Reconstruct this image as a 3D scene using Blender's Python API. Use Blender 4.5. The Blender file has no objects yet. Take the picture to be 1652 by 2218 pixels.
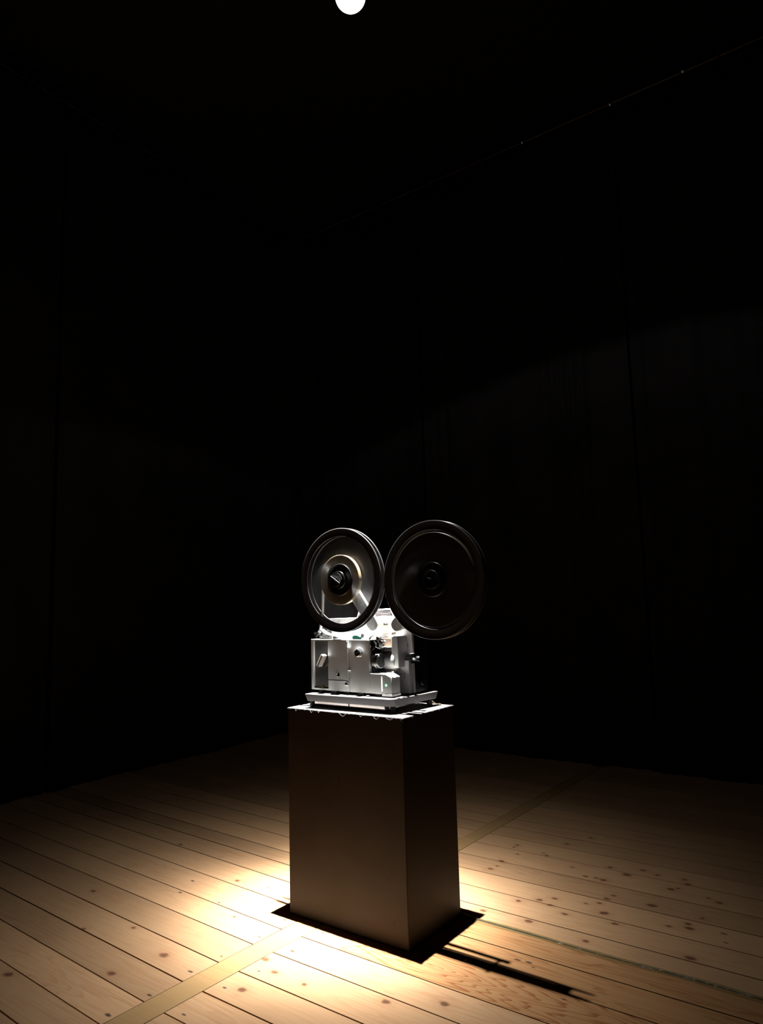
import bpy, bmesh, math, random
from mathutils import Vector, Matrix
random.seed(7)
S = bpy.context.scene
C = S.collection
PI = math.pi

# ------------------------------------------------------------------ camera
cam_d = bpy.data.cameras.new('camera')
cam = bpy.data.objects.new('camera', cam_d); C.objects.link(cam)
fwd = Vector((-0.58786478, 0.79945346, 0.12364935)); upv = Vector((0.09411276, -0.08422459, 0.99199244))
rgt = fwd.cross(upv).normalized()
M = Matrix((rgt, upv, -fwd)).transposed().to_4x4()
M.translation = Vector((1.3594318, -1.93436785, 1.1))
cam.matrix_world = M
cam_d.sensor_fit = 'VERTICAL'; cam_d.sensor_height = 36; cam_d.sensor_width = 36
cam_d.lens = 1525.597 / 2218 * 36
cam_d.clip_start = 0.05; cam_d.clip_end = 50
S.camera = cam

# ------------------------------------------------------------------ world, exposure
S.view_settings.view_transform = 'Standard'
try: S.view_settings.look = 'None'
except Exception: pass
S.view_settings.exposure = 0.0
S.view_settings.gamma = 1.0
S.view_settings.use_curve_mapping = False
wd = bpy.data.worlds.new('world'); S.world = wd; wd.use_nodes = True
wd.node_tree.nodes['Background'].inputs[0].default_value = (0.3, 0.4, 0.6, 1)
wd.node_tree.nodes['Background'].inputs[1].default_value = 0.0

# ------------------------------------------------------------------ the one lamp: a narrow beam reflector bulb seen from below
LAMP = Vector((-0.282, 0.145, 3.589))
ld = bpy.data.lights.new('spot_beam', 'SPOT')
ld.energy = 6200
ld.spot_size = math.radians(141); ld.spot_blend = 0.06
ld.shadow_soft_size = 0.016
ld.color = (1.0, 0.985, 0.94)
ld.use_nodes = True
nt = ld.node_tree; nt.nodes.clear()
lo = nt.nodes.new('ShaderNodeOutputLight'); em = nt.nodes.new('ShaderNodeEmission')
tc = nt.nodes.new('ShaderNodeTexCoord'); sp = nt.nodes.new('ShaderNodeSeparateXYZ')
ac = nt.nodes.new('ShaderNodeMath'); ac.operation = 'ABSOLUTE'
ar = nt.nodes.new('ShaderNodeMath'); ar.operation = 'ARCCOSINE'
dv = nt.nodes.new('ShaderNodeMath'); dv.operation = 'DIVIDE'; dv.inputs[1].default_value = math.radians(80)
fc = nt.nodes.new('ShaderNodeFloatCurve')
# the bulb sits a little crooked in its holder: the rim of the holder (the cone's edge) and the bulb's beam have their own directions
LPOS = LAMP + Vector((0.004, 0.003, -0.080))
RQ = Vector((0.079, 0.079, -1.0)).to_track_quat('-Z', 'Y')
aim = RQ.inverted() @ (Vector((-0.375, 0.115, 0.0)) - LPOS).normalized()
dp = nt.nodes.new('ShaderNodeVectorMath'); dp.operation = 'DOT_PRODUCT'; dp.inputs[1].default_value = aim
nt.nodes.remove(sp)
nt.links.new(tc.outputs['Normal'], dp.inputs[0]); nt.links.new(dp.outputs['Value'], ac.inputs[0])
nt.links.new(ac.outputs[0], ar.inputs[0]); nt.links.new(ar.outputs[0], dv.inputs[0]); nt.links.new(dv.outputs[0], fc.inputs['Value'])
PROFILE = [(0, 1.0), (3, 0.86), (6, 0.58), (8.5, 0.29), (11, 0.108), (14, 0.043), (18, 0.0165), (23, 0.0060), (28, 0.0020), (34, 0.0010), (42, 0.0007), (52, 0.0007), (62, 0.0014), (70, 0.0034), (80, 0.0036)]
cv = fc.mapping.curves[0]
# the curve stores the square root so that the weak spill keeps its precision
pts = [(a / 80.0, math.sqrt(v)) for a, v in PROFILE]
cv.points[0].location = pts[0]; cv.points[1].location = pts[-1]
for q in pts[1:-1]: cv.points.new(*q)
fc.mapping.update()
pw = nt.nodes.new('ShaderNodeMath'); pw.operation = 'POWER'; pw.inputs[1].default_value = 2.0
nt.links.new(fc.outputs[0], pw.inputs[0]); nt.links.new(pw.outputs[0], em.inputs['Strength']); nt.links.new(em.outputs[0], lo.inputs[0])
light = bpy.data.objects.new('spot_beam', ld); C.objects.link(light)
light.location = LPOS; light.rotation_euler = RQ.to_euler()

# ------------------------------------------------------------------ materials
def mat(name, col, rough=0.5, metal=0.0, spec=0.5, emit=None, es=0.0, noise=0.0, nscale=30, bump=0.0, aniso=0.0, coat=0.0, alpha=1.0):
    m = bpy.data.materials.new(name); m.use_nodes = True
    n = m.node_tree.nodes; l = m.node_tree.links; b = n['Principled BSDF']
    b.inputs['Base Color'].default_value = (*col, 1); b.inputs['Roughness'].default_value = rough
    b.inputs['Metallic'].default_value = metal; b.inputs['Specular IOR Level'].default_value = spec
    b.inputs['Anisotropic'].default_value = aniso; b.inputs['Coat Weight'].default_value = coat; b.inputs['Alpha'].default_value = alpha
    if emit: b.inputs['Emission Color'].default_value = (*emit, 1); b.inputs['Emission Strength'].default_value = es
    if noise or bump:
        t = n.new('ShaderNodeTexCoord'); z = n.new('ShaderNodeTexNoise'); z.inputs['Scale'].default_value = nscale; z.inputs['Detail'].default_value = 6
        l.new(t.outputs['Object'], z.inputs['Vector'])
        if noise:
            r = n.new('ShaderNodeMapRange'); r.inputs['From Min'].default_value = 0.3; r.inputs['From Max'].default_value = 0.7
            r.inputs['To Min'].default_value = 1 - noise; r.inputs['To Max'].default_value = 1 + noise
            l.new(z.outputs[0], r.inputs[0])
            v = n.new('ShaderNodeVectorMath'); v.operation = 'SCALE'; v.inputs[0].default_value = col
            l.new(r.outputs[0], v.inputs['Scale']); l.new(v.outputs[0], b.inputs['Base Color'])
        if bump:
            bp = n.new('ShaderNodeBump'); bp.inputs['Strength'].default_value = bump; bp.inputs['Distance'].default_value = 0.002
            l.new(z.outputs[0], bp.inputs['Height']); l.new(bp.outputs[0], b.inputs['Normal'])
    return m
M_ = {}
M_['paint'] = mat('silver_grey_paint', (0.66, 0.66, 0.65), 0.36, noise=0.04, nscale=25)
M_['panel'] = mat('white_enamel', (0.62, 0.62, 0.61), 0.4)
M_['base'] = mat('grey_plastic', (0.17, 0.165, 0.16), 0.45, noise=0.03)
M_['pan'] = mat('cream_metal', (0.80, 0.72, 0.66), 0.25, 0.9)
M_['drum'] = mat('mid_grey_paint', (0.34, 0.34, 0.335), 0.4)
M_['dark'] = mat('charcoal_panel', (0.085, 0.083, 0.08), 0.45, noise=0.1, nscale=60)
M_['black'] = mat('black_plastic', (0.012, 0.012, 0.013), 0.35)
M_['reelblack'] = mat('black_reel_plastic', (0.052, 0.051, 0.052), 0.30)
M_['rubber'] = mat('black_rubber', (0.02, 0.02, 0.02), 0.7)
M_['chrome'] = mat('chrome', (0.75, 0.75, 0.75), 0.16, 1.0)
M_['satin'] = mat('satin_aluminium', (0.62, 0.64, 0.66), 0.33, 1.0)
M_['beige'] = mat('beige_plate', (0.70, 0.52, 0.38), 0.5)
M_['green'] = mat('green_plastic', (0.05, 0.36, 0.26), 0.4)
M_['mauve'] = mat('mauve_grey_plastic', (0.32, 0.28, 0.30), 0.5)
M_['brass'] = mat('brass', (0.7, 0.6, 0.15), 0.3, 1.0)
M_['led'] = mat('green_led', (0.1, 0.8, 0.4), 0.3, emit=(0.35, 1.0, 0.62), es=2.2)
M_['ledhalo'] = mat('green_led_halo_bezel', (0.05, 0.35, 0.2), 0.35, emit=(0.05, 0.55, 0.28), es=0.45)
M_['slot'] = mat('slot_painted_glow', (1, 1, 1), 0.5, emit=(1, 1, 0.96), es=2.0)
M_['ink'] = mat('printed_ink', (0.05, 0.05, 0.05), 0.6)
M_['glass'] = mat('lens_glass', (0.015, 0.01, 0.008), 0.05, coat=1.0)
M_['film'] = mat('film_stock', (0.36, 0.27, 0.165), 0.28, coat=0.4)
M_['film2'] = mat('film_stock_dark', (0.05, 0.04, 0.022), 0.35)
M_['filmstrip'] = mat('film_strip', (0.30, 0.27, 0.25), 0.3, coat=0.3)
M_['core'] = mat('reel_core', (0.01, 0.01, 0.011), 0.3)
M_['bulb'] = mat('frosted_bulb', (1, 1, 1), 0.5, emit=(1, 1, 0.93), es=6.0)
M_['housing'] = mat('lamp_housing', (0.015, 0.015, 0.015), 0.5)
M_['wall'] = mat('black_wall', (0.008, 0.008, 0.009), 0.9)
M_['ceil'] = mat('black_ceiling', (0.006, 0.006, 0.006), 0.95)
M_['curtain'] = mat('black_drape', (0.011, 0.0105, 0.0115), 0.9, noise=0.3, nscale=3, spec=0.2)
M_['rail'] = mat('dull_steel_rail', (0.22, 0.15, 0.10), 0.4, 0.7)
M_['plinth'] = mat('dark_brown_board', (0.024, 0.0155, 0.0098), 0.5, spec=0.18, noise=0.16, nscale=7, bump=0.2)
M_['cover'] = mat('white_cover_sheet', (0.125, 0.12, 0.123), 0.7, noise=0.05, nscale=40)
M_['cable'] = mat('black_cable', (0.02, 0.02, 0.02), 0.4)
M_['cord'] = mat('brown_cable', (0.13, 0.10, 0.06), 0.4)
M_['subfloor'] = mat('dark_subfloor', (0.01, 0.007, 0.005), 0.9)

def tape_mat():
    m = bpy.data.materials.new('clear_tape'); m.use_nodes = True
    n = m.node_tree.nodes; l = m.node_tree.links; n.clear()
    o = n.new('ShaderNodeOutputMaterial'); mx = n.new('ShaderNodeMixShader'); tr = n.new('ShaderNodeBsdfTransparent'); gl = n.new('ShaderNodeBsdfPrincipled')
    tr.inputs[0].default_value = (0.88, 0.87, 0.74, 1)
    gl.inputs['Base Color'].default_value = (0.30, 0.27, 0.16, 1); gl.inputs['Roughness'].default_value = 0.08
    mx.inputs[0].default_value = 0.22
    t = n.new('ShaderNodeTexCoord'); z = n.new('ShaderNodeTexNoise'); z.inputs['Scale'].default_value = 60; z.inputs['Detail'].default_value = 4
    bp = n.new('ShaderNodeBump'); bp.inputs['Strength'].default_value = 0.9; bp.inputs['Distance'].default_value = 0.004
    l.new(t.outputs['Object'], z.inputs['Vector']); l.new(z.outputs[0], bp.inputs['Height']); l.new(bp.outputs[0], gl.inputs['Normal'])
    l.new(tr.outputs[0], mx.inputs[1]); l.new(gl.outputs[0], mx.inputs[2]); l.new(mx.outputs[0], o.inputs[0])
    return m
M_['tape'] = tape_mat()

def flange_mat():                                   # smoked clear plastic web of the reel
    m = bpy.data.materials.new('smoked_clear_plastic'); m.use_nodes = True
    n = m.node_tree.nodes; l = m.node_tree.links; n.clear()
    o = n.new('ShaderNodeOutputMaterial'); mx = n.new('ShaderNodeMixShader'); tr = n.new('ShaderNodeBsdfTransparent')
    ad = n.new('ShaderNodeAddShader'); gl = n.new('ShaderNodeBsdfGlossy'); tl = n.new('ShaderNodeBsdfTranslucent')
    tr.inputs[0].default_value = (0.93, 0.93, 0.93, 1)
    gl.inputs['Color'].default_value = (0.5, 0.5, 0.5, 1); gl.inputs['Roughness'].default_value = 0.35
    tl.inputs['Color'].default_value = (0.05, 0.049, 0.047, 1)
    mx.inputs[0].default_value = 0.06
    l.new(gl.outputs[0], ad.inputs[0]); l.new(tl.outputs[0], ad.inputs[1])
    l.new(tr.outputs[0], mx.inputs[1]); l.new(ad.outputs[0], mx.inputs[2]); l.new(mx.outputs[0], o.inputs[0])
    return m
M_['flange'] = flange_mat()
M_['rib'] = mat('plastic_highlight_rib', (0.03, 0.03, 0.03), 0.38, alpha=0.34)
M_['rib_dim'] = mat('plastic_highlight_rib_dim', (0.03, 0.03, 0.03), 0.45, spec=0.25, alpha=0.15)  # right reel's copy of the rib material, made duller to weaken the highlight

KNOTS = [(-0.94, -0.78, .016), (-0.68, -0.60, .015), (-0.27, -0.32, .012), (-0.28, -0.44, .015), (-0.15, -0.32, .009), (-0.35, -0.28, .016), (0.10, -0.26, .013), (0.24, -0.18, .016),
         (0.22, 0.40, .014), (0.31, 0.88, .014), (0.37, 0.98, .016), (0.41, 0.60, .016), (0.53, 0.75, .018), (0.68, 0.64, .014), (0.73, 0.44, .018), (0.18, 0.58, .012), (0.22, 0.62, .011),
         (0.38, 0.72, .012), (-0.11, 0.75, .012), (0.30, 0.52, .010), (-0.64, -0.44, .018), (0.05, 0.39, .012), (-0.9, 0.1, .011), (-1.3, -0.28, .013), (0.55, 0.93, .013), (0.72, 0.90, .012),
         (-0.14, 1.03, 0.007), (-0.09, 0.96, 0.007), (0.00, 1.03, 0.007), (0.02, 1.01, 0.009), (0.16, 0.94, 0.007), (0.29, 1.02, 0.011), (0.41, 1.06, 0.011), (0.47, 1.04, 0.009), (0.57, 1.05, 0.009), (0.59, 1.01, 0.011), (0.57, 0.95, 0.007), (-0.11, 0.85, 0.011), (-0.10, 0.79, 0.007), (0.12, 0.53, 0.011), (0.23, 0.56, 0.011), (0.33, 0.64, 0.007), (0.37, 0.67, 0.009), (0.47, 0.54, 0.011), (0.62, 0.62, 0.009), (0.67, 0.67, 0.011), (0.43, 0.37, 0.011), (-0.14, 1.06, 0.009), (0.04, 1.19, 0.011), (0.10, 1.32, 0.009), (0.39, 0.76, 0.011), (0.70, 0.74, 0.009), (0.68, 0.92, 0.007), (-0.66, -0.13, 0.007), (-0.89, -0.38, 0.009), (-1.03, -0.48, 0.009)]
def wood_mat(name, base, dark, knots=True):
    m = bpy.data.materials.new(name); m.use_nodes = True
    n = m.node_tree.nodes; l = m.node_tree.links; b = n['Principled BSDF']
    def nd(t, **k):
        x = n.new(t)
        for a, v in k.items(): setattr(x, a, v)
        return x
    def math_(op, a, c=None):
        x = nd('ShaderNodeMath', operation=op)
        for i, v in enumerate((a, c)):
            if v is None: continue
            if isinstance(v, (int, float)): x.inputs[i].default_value = v
            else: l.new(v, x.inputs[i])
        return x.outputs[0]
    geo = nd('ShaderNodeNewGeometry'); pos = geo.outputs['Position']
    at = nd('ShaderNodeAttribute', attribute_name='plank'); rnd = at.outputs['Fac']
    mp = nd('ShaderNodeVectorMath', operation='MULTIPLY'); l.new(pos, mp.inputs[0]); mp.inputs[1].default_value = (1.0, 11.0, 1.0)
    off = nd('ShaderNodeCombineXYZ'); l.new(math_('MULTIPLY', rnd, 37.0), off.inputs[0]); l.new(math_('MULTIPLY', rnd, 91.0), off.inputs[2])
    pv = nd('ShaderNodeVectorMath', operation='ADD'); l.new(mp.outputs[0], pv.inputs[0]); l.new(off.outputs[0], pv.inputs[1])
    warp = nd('ShaderNodeTexNoise'); warp.inputs['Scale'].default_value = 1.3; warp.inputs['Detail'].default_value = 2; l.new(pv.outputs[0], warp.inputs['Vector'])
    # annual rings: contour lines of a slow noise field, stretched along the plank
    sepp = nd('ShaderNodeSeparateXYZ'); l.new(pos, sepp.inputs[0])
    # bold figure round one knot near the plinth
    fx = math_('MULTIPLY', math_('SUBTRACT', sepp.outputs[0], 0.125), 0.20); fy = math_('SUBTRACT', sepp.outputs[1], -0.03)
    fd = math_('SQRT', math_('ADD', math_('MULTIPLY', fx, fx), math_('MULTIPLY', fy, fy)))
    band = math_('MULTIPLY', math_('LESS_THAN', math_('ABSOLUTE', math_('ADD', sepp.outputs[1], 0.03)), 0.076), math_('GREATER_THAN', sepp.outputs[0], -0.2))
    band2 = math_('MULTIPLY', math_('LESS_THAN', math_('ABSOLUTE', math_('SUBTRACT', sepp.outputs[1], 0.175)), 0.135), math_('GREATER_THAN', sepp.outputs[0], -0.2))
    ringsrc = math_('ADD', math_('MULTIPLY', warp.outputs[0], 11.0), math_('MULTIPLY', math_('MULTIPLY', math_('POWER', fd, 0.7), band), 48.0))
    saw = math_('FRACT', ringsrc)
    ring = nd('ShaderNodeMapRange'); ring.interpolation_type = 'SMOOTHSTEP'
    for k, v in zip(('From Min', 'From Max'), (0.55, 0.98)): ring.inputs[k].default_value = v
    l.new(saw, ring.inputs[0])
    fine = nd('ShaderNodeTexNoise'); fine.inputs['Scale'].default_value = 7; fine.inputs['Detail'].default_value = 7
    mp2 = nd('ShaderNodeVectorMath', operation='MULTIPLY'); l.new(pv.outputs[0], mp2.inputs[0]); mp2.inputs[1].default_value = (0.5, 2.4, 1.0); l.new(mp2.outputs[0], fine.inputs['Vector'])
    fig = math_('ADD', math_('ADD', math_('MULTIPLY', math_('FRACT', math_('MULTIPLY', rnd, 7.3)), 0.22), 0.06), math_('ADD', math_('MULTIPLY', band, 0.62), math_('MULTIPLY', band2, 0.26)))
    f = math_('ADD', math_('MULTIPLY', ring.outputs[0], fig), math_('MULTIPLY', math_('SUBTRACT', fine.outputs[0], 0.45), 0.95))
    mix = nd('ShaderNodeMix', data_type='RGBA'); mix.clamp_factor = True
    l.new(f, mix.inputs[0]); mix.inputs[6].default_value = (*base, 1); mix.inputs[7].default_value = (*dark, 1)
    col = mix.outputs[2]
    # each board its own tone
    tone = nd('ShaderNodeMapRange'); l.new(rnd, tone.inputs[0]); tone.inputs['To Min'].default_value = 0.78; tone.inputs['To Max'].default_value = 1.10
    sc = nd('ShaderNodeVectorMath', operation='SCALE'); l.new(col, sc.inputs[0]); l.new(tone.outputs[0], sc.inputs['Scale']); col = sc.outputs[0]
    rd = nd('ShaderNodeMix', data_type='RGBA', blend_type='MULTIPLY'); l.new(math_('MINIMUM', math_('ADD', band, band2), 1.0), rd.inputs[0]); l.new(col, rd.inputs[6]); rd.inputs[7].default_value = (0.98, 0.86, 0.70, 1); col = rd.outputs[2]
    # slow blotches
    bl = nd('ShaderNodeTexNoise'); bl.inputs['Scale'].default_value = 2.2; bl.inputs['Detail'].default_value = 3; l.new(pos, bl.inputs['Vector'])
    blr = nd('ShaderNodeMapRange'); l.new(bl.outputs[0], blr.inputs[0]); blr.inputs['From Min'].default_value = .3; blr.inputs['From Max'].default_value = .7; blr.inputs['To Min'].default_value = 0.9; blr.inputs['To Max'].default_value = 1.08
    sc2 = nd('ShaderNodeVectorMath', operation='SCALE'); l.new(col, sc2.inputs[0]); l.new(blr.outputs[0], sc2.inputs['Scale']); col = sc2.outputs[0]
    if knots:
        acc = None
        wob = nd('ShaderNodeTexNoise'); wob.inputs['Scale'].default_value = 45; l.new(pos, wob.inputs['Vector'])
        for (kx, ky, kr) in KNOTS:
            d = nd('ShaderNodeVectorMath', operation='SUBTRACT'); l.new(pos, d.inputs[0]); d.inputs[1].default_value = (kx, ky, 0)
            e = nd('ShaderNodeVectorMath', operation='MULTIPLY'); l.new(d.outputs[0], e.inputs[0]); e.inputs[1].default_value = (0.75 / kr, 1.1 / kr, 0)
            g = nd('ShaderNodeVectorMath', operation='LENGTH'); l.new(e.outputs[0], g.inputs[0])
            acc = g.outputs['Value'] if acc is None else math_('MINIMUM', acc, g.outputs['Value'])
        vo = nd('ShaderNodeTexVoronoi'); vo.inputs['Scale'].default_value = 4.3; vo.inputs['Randomness'].default_value = 1.0
        mv = nd('ShaderNodeVectorMath', operation='MULTIPLY'); l.new(pos, mv.inputs[0]); mv.inputs[1].default_value = (0.8, 1.2, 0)
        l.new(mv.outputs[0], vo.inputs['Vector'])
        vsep = nd('ShaderNodeSeparateColor'); l.new(vo.outputs['Color'], vsep.inputs[0])
        acc = math_('MINIMUM', acc, math_('MULTIPLY', vo.outputs['Distance'], math_('ADD', math_('MULTIPLY', vsep.outputs[0], 55.0), 24.0)))
        acc = math_('ADD', acc, math_('MULTIPLY', math_('SUBTRACT', wob.outputs[0], 0.5), 1.0))
        kr_ = nd('ShaderNodeMapRange'); kr_.interpolation_type = 'SMOOTHSTEP'; l.new(acc, kr_.inputs[0])
        kr_.inputs['From Min'].default_value = 1.15; kr_.inputs['From Max'].default_value = 0.35
        km = nd('ShaderNodeMix', data_type='RGBA'); l.new(math_('MULTIPLY', kr_.outputs[0], 0.95), km.inputs[0]); l.new(col, km.inputs[6]); km.inputs[7].default_value = (0.10, 0.042, 0.022, 1)
        halo = nd('ShaderNodeMapRange'); halo.interpolation_type = 'SMOOTHSTEP'; l.new(acc, halo.inputs[0])
        halo.inputs['From Min'].default_value = 3.2; halo.inputs['From Max'].default_value = 0.9
        hm = nd('ShaderNodeMix', data_type='RGBA'); l.new(math_('MULTIPLY', halo.outputs[0], 0.22), hm.inputs[0]); l.new(km.outputs[2], hm.inputs[6]); hm.inputs[7].default_value = (0.36, 0.16, 0.08, 1)
        col = hm.outputs[2]
        acc = None
        for (kx, ky, kr) in NAILS:                  # dark iron-stained nail marks
            d = nd('ShaderNodeVectorMath', operation='SUBTRACT'); l.new(pos, d.inputs[0]); d.inputs[1].default_value = (kx, ky, 0)
            e = nd('ShaderNodeVectorMath', operation='MULTIPLY'); l.new(d.outputs[0], e.inputs[0]); e.inputs[1].default_value = (0.5 / kr, 1.2 / kr, 0)
            g = nd('ShaderNodeVectorMath', operation='LENGTH'); l.new(e.outputs[0], g.inputs[0])
            acc = g.outputs['Value'] if acc is None else math_('MINIMUM', acc, g.outputs['Value'])
        acc = math_('ADD', acc, math_('MULTIPLY', math_('SUBTRACT', wob.outputs[0], 0.5), 1.4))
        nr = nd('ShaderNodeMapRange'); nr.interpolation_type = 'SMOOTHSTEP'; l.new(acc, nr.inputs[0]); nr.inputs['From Min'].default_value = 1.2; nr.inputs['From Max'].default_value = 0.4
        nm_ = nd('ShaderNodeMix', data_type='RGBA'); l.new(math_('MULTIPLY', nr.outputs[0], 0.9), nm_.inputs[0]); l.new(col, nm_.inputs[6]); nm_.inputs[7].default_value = (0.045, 0.03, 0.025, 1)
        col = nm_.outputs[2]
    l.new(col, b.inputs['Base Color'])
    b.inputs['Roughness'].default_value = 0.46; b.inputs['Specular IOR Level'].default_value = 0.35
    bp = nd('ShaderNodeBump'); bp.inputs['Strength'].default_value = 0.25; bp.inputs['Distance'].default_value = 0.001
    l.new(fine.outputs[0], bp.inputs['Height']); l.new(bp.outputs[0], b.inputs['Normal'])
    return m
NAILS = []
_r = random.Random(5)
for _a, _b in zip((-0.90, -0.770, -0.640, -0.510, -0.376, -0.236, -0.108, 0.046, 0.420, 0.560, 0.702), (-0.770, -0.640, -0.510, -0.376, -0.236, -0.108, 0.046, 0.188, 0.560, 0.702, 0.845)):
    for _s in (-1, 1):
        _x = (-0.475 if _s < 0 else -0.340) + 0.03 * _a * -1 * 0.4 + _r.uniform(-.012, .012) * 1.0 + _s * 0.012
        NAILS.append((_x, _a + (_b - _a) * _r.uniform(.2, .4), _r.uniform(.004, .0075)))
for _q in ((0.30, 0.145, .006), (0.335, 0.150, .006), (0.36, 0.13, .004), (0.50, 0.02, .005), (0.78, 0.66, .006), (0.80, 0.60, .005), (0.24, 0.88, .007), (0.28, 0.885, .006), (-1.0, -0.1, .007), (-1.05, 0.0, .006), (-1.45, 0.25, .008), (-0.75, 0.12, .006), (-0.8, -0.08, .005)): NAILS.append(_q)
M_['floor'] = wood_mat('pine_boards', (0.56, 0.34, 0.185), (0.36, 0.14, 0.052))
M_['batten'] = wood_mat('new_pine_strip', (0.54, 0.335, 0.15), (0.38, 0.19, 0.07), knots=False)

# ------------------------------------------------------------------ mesh helpers (all take world coordinates)
def origin(p):
    v = Vector((0, 0, 0))
    while p is not None: v += p.location; p = p.parent
    return v
BODY = Vector((0, 0, 0))                             # where the projector body stands on its base
def obj(name, bm, m, parent=None, smooth=None, bevel=0.0, seg=2, label=None):
    off = origin(parent) - BODY
    bmesh.ops.recalc_face_normals(bm, faces=bm.faces)
    for v in bm.verts: v.co -= off
    me = bpy.data.meshes.new(name); bm.to_mesh(me); bm.free()
    me.materials.append(M_[m])
    o = bpy.data.objects.new(name, me); C.objects.link(o); o.parent = parent
    if smooth is not None:
        me.polygons.foreach_set('use_smooth', [True] * len(me.polygons))
        try: me.set_sharp_from_angle(angle=math.radians(smooth))
        except Exception: pass
    if bevel:
        b = o.modifiers.new('bevel', 'BEVEL'); b.width = bevel; b.segments = seg; b.limit_method = 'ANGLE'; b.angle_limit = math.radians(40)
        b.harden_normals = False
    if label: o['label'] = label
    return o
def thing(name, label, cat, loc, group=None):
    o = bpy.data.objects.new(name, None); C.objects.link(o); o.location = loc; o.empty_display_size = 0.05
    o['label'] = label; o['category'] = cat
    if group: o['group'] = group
    return o
def tag(o, label, cat, group=None):
    o['label'] = label; o['category'] = cat
    if group: o['group'] = group
    return o
def struct(o, label=None):
    o['kind'] = 'structure'
    if label: o['label'] = label
    return o
def nb(): return bmesh.new()
def box(bm, x0, x1, y0, y1, z0, z1, rot=None, piv=None):
    r = bmesh.ops.create_cube(bm, size=1.0)
    vs = r['verts']
    for v in vs: v.co = Vector(((x0 + x1) / 2 + v.co.x * (x1 - x0), (y0 + y1) / 2 + v.co.y * (y1 - y0), (z0 + z1) / 2 + v.co.z * (z1 - z0)))
    if rot is not None:
        pv = Vector(piv) if piv else Vector(((x0 + x1) / 2, (y0 + y1) / 2, (z0 + z1) / 2))
        R = Matrix.Rotation(rot[1], 3, rot[0])
        for v in vs: v.co = pv + R @ (v.co - pv)
    return vs
def lathe(bm, prof, c, axis='Y', seg=64, closed=False):
    """prof: list of (radius, height along the axis); c: centre."""
    c = Vector(c); rings = []
    for (r, h) in prof:
        ring = []
        for i in range(seg):
            a = 2 * PI * i / seg; u, w = r * math.cos(a), r * math.sin(a)
            p = {'Y': (u, h, w), 'X': (h, u, w), 'Z': (u, w, h)}[axis]
            ring.append(bm.verts.new(c + Vector(p)))
        rings.append(ring)
    n = len(rings)
    for k in range(n if closed else n - 1):
        A, B = rings[k], rings[(k + 1) % n]
        for i in range(seg):
            bm.faces.new((A[i], A[(i + 1) % seg], B[(i + 1) % seg], B[i]))
    if not closed:
        for ring in (rings[0], rings[-1]):
            try: bm.faces.new(ring)
            except Exception: pass
def cyl(bm, c, r, h0, h1, axis='Y', seg=32, ch=0.0):
    if ch: lathe(bm, [(r - ch, h0), (r, h0 + ch), (r, h1 - ch), (r - ch, h1)], c, axis, seg)
    else: lathe(bm, [(r, h0), (r, h1)], c, axis, seg)
def prism(bm, pts, a0, a1, axis='Y'):
    def P(u, w, a): return {'Y': (u, a, w), 'X': (a, u, w), 'Z': (u, w, a)}[axis]
    A = [bm.verts.new(P(u, w, a0)) for u, w in pts]; B = [bm.verts.new(P(u, w, a1)) for u, w in pts]
    bm.faces.new(A); bm.faces.new(B[::-1]); n = len(pts)
    for i in range(n): bm.faces.new((A[i], B[i], B[(i + 1) % n], A[(i + 1) % n]))
def tube(bm, pts, r, seg=10, flat=None):
    pts = [Vector(p) for p in pts]; rings = []; up = Vector((0, 0, 1))
    prev = None
    for i, p in enumerate(pts):
        t = (pts[min(i + 1, len(pts) - 1)] - pts[max(i - 1, 0)]).normalized()
        s = t.cross(up)
        if s.length < 0.2: s = t.cross(Vector((0, 1, 0)))
        s.normalize()
        if prev is not None and s.dot(prev) < 0: s = -s
        prev = s; w = s.cross(t).normalized()
        rings.append([bm.verts.new(p + s * (r * math.cos(2 * PI * k / seg)) + w * ((flat or r) * math.sin(2 * PI * k / seg))) for k in range(seg)])
    for a, b in zip(rings, rings[1:]):
        for k in range(seg): bm.faces.new((a[k], a[(k + 1) % seg], b[(k + 1) % seg], b[k]))
    bm.faces.new(rings[0]); bm.faces.new(rings[-1][::-1])
def smoothpath(pts, n=8):
    P = [Vector(p) for p in pts]; P = [P[0]] + P + [P[-1]]; out = []
    for i in range(1, len(P) - 2):
        a, b, c, d = P[i - 1:i + 3]
        for k in range(n):
            t = k / n
            out.append(0.5 * ((2 * b) + (c - a) * t + (2 * a - 5 * b + 4 * c - d) * t * t + (3 * b - a - 3 * c + d) * t ** 3))
    out.append(P[-2]); return out
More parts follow.
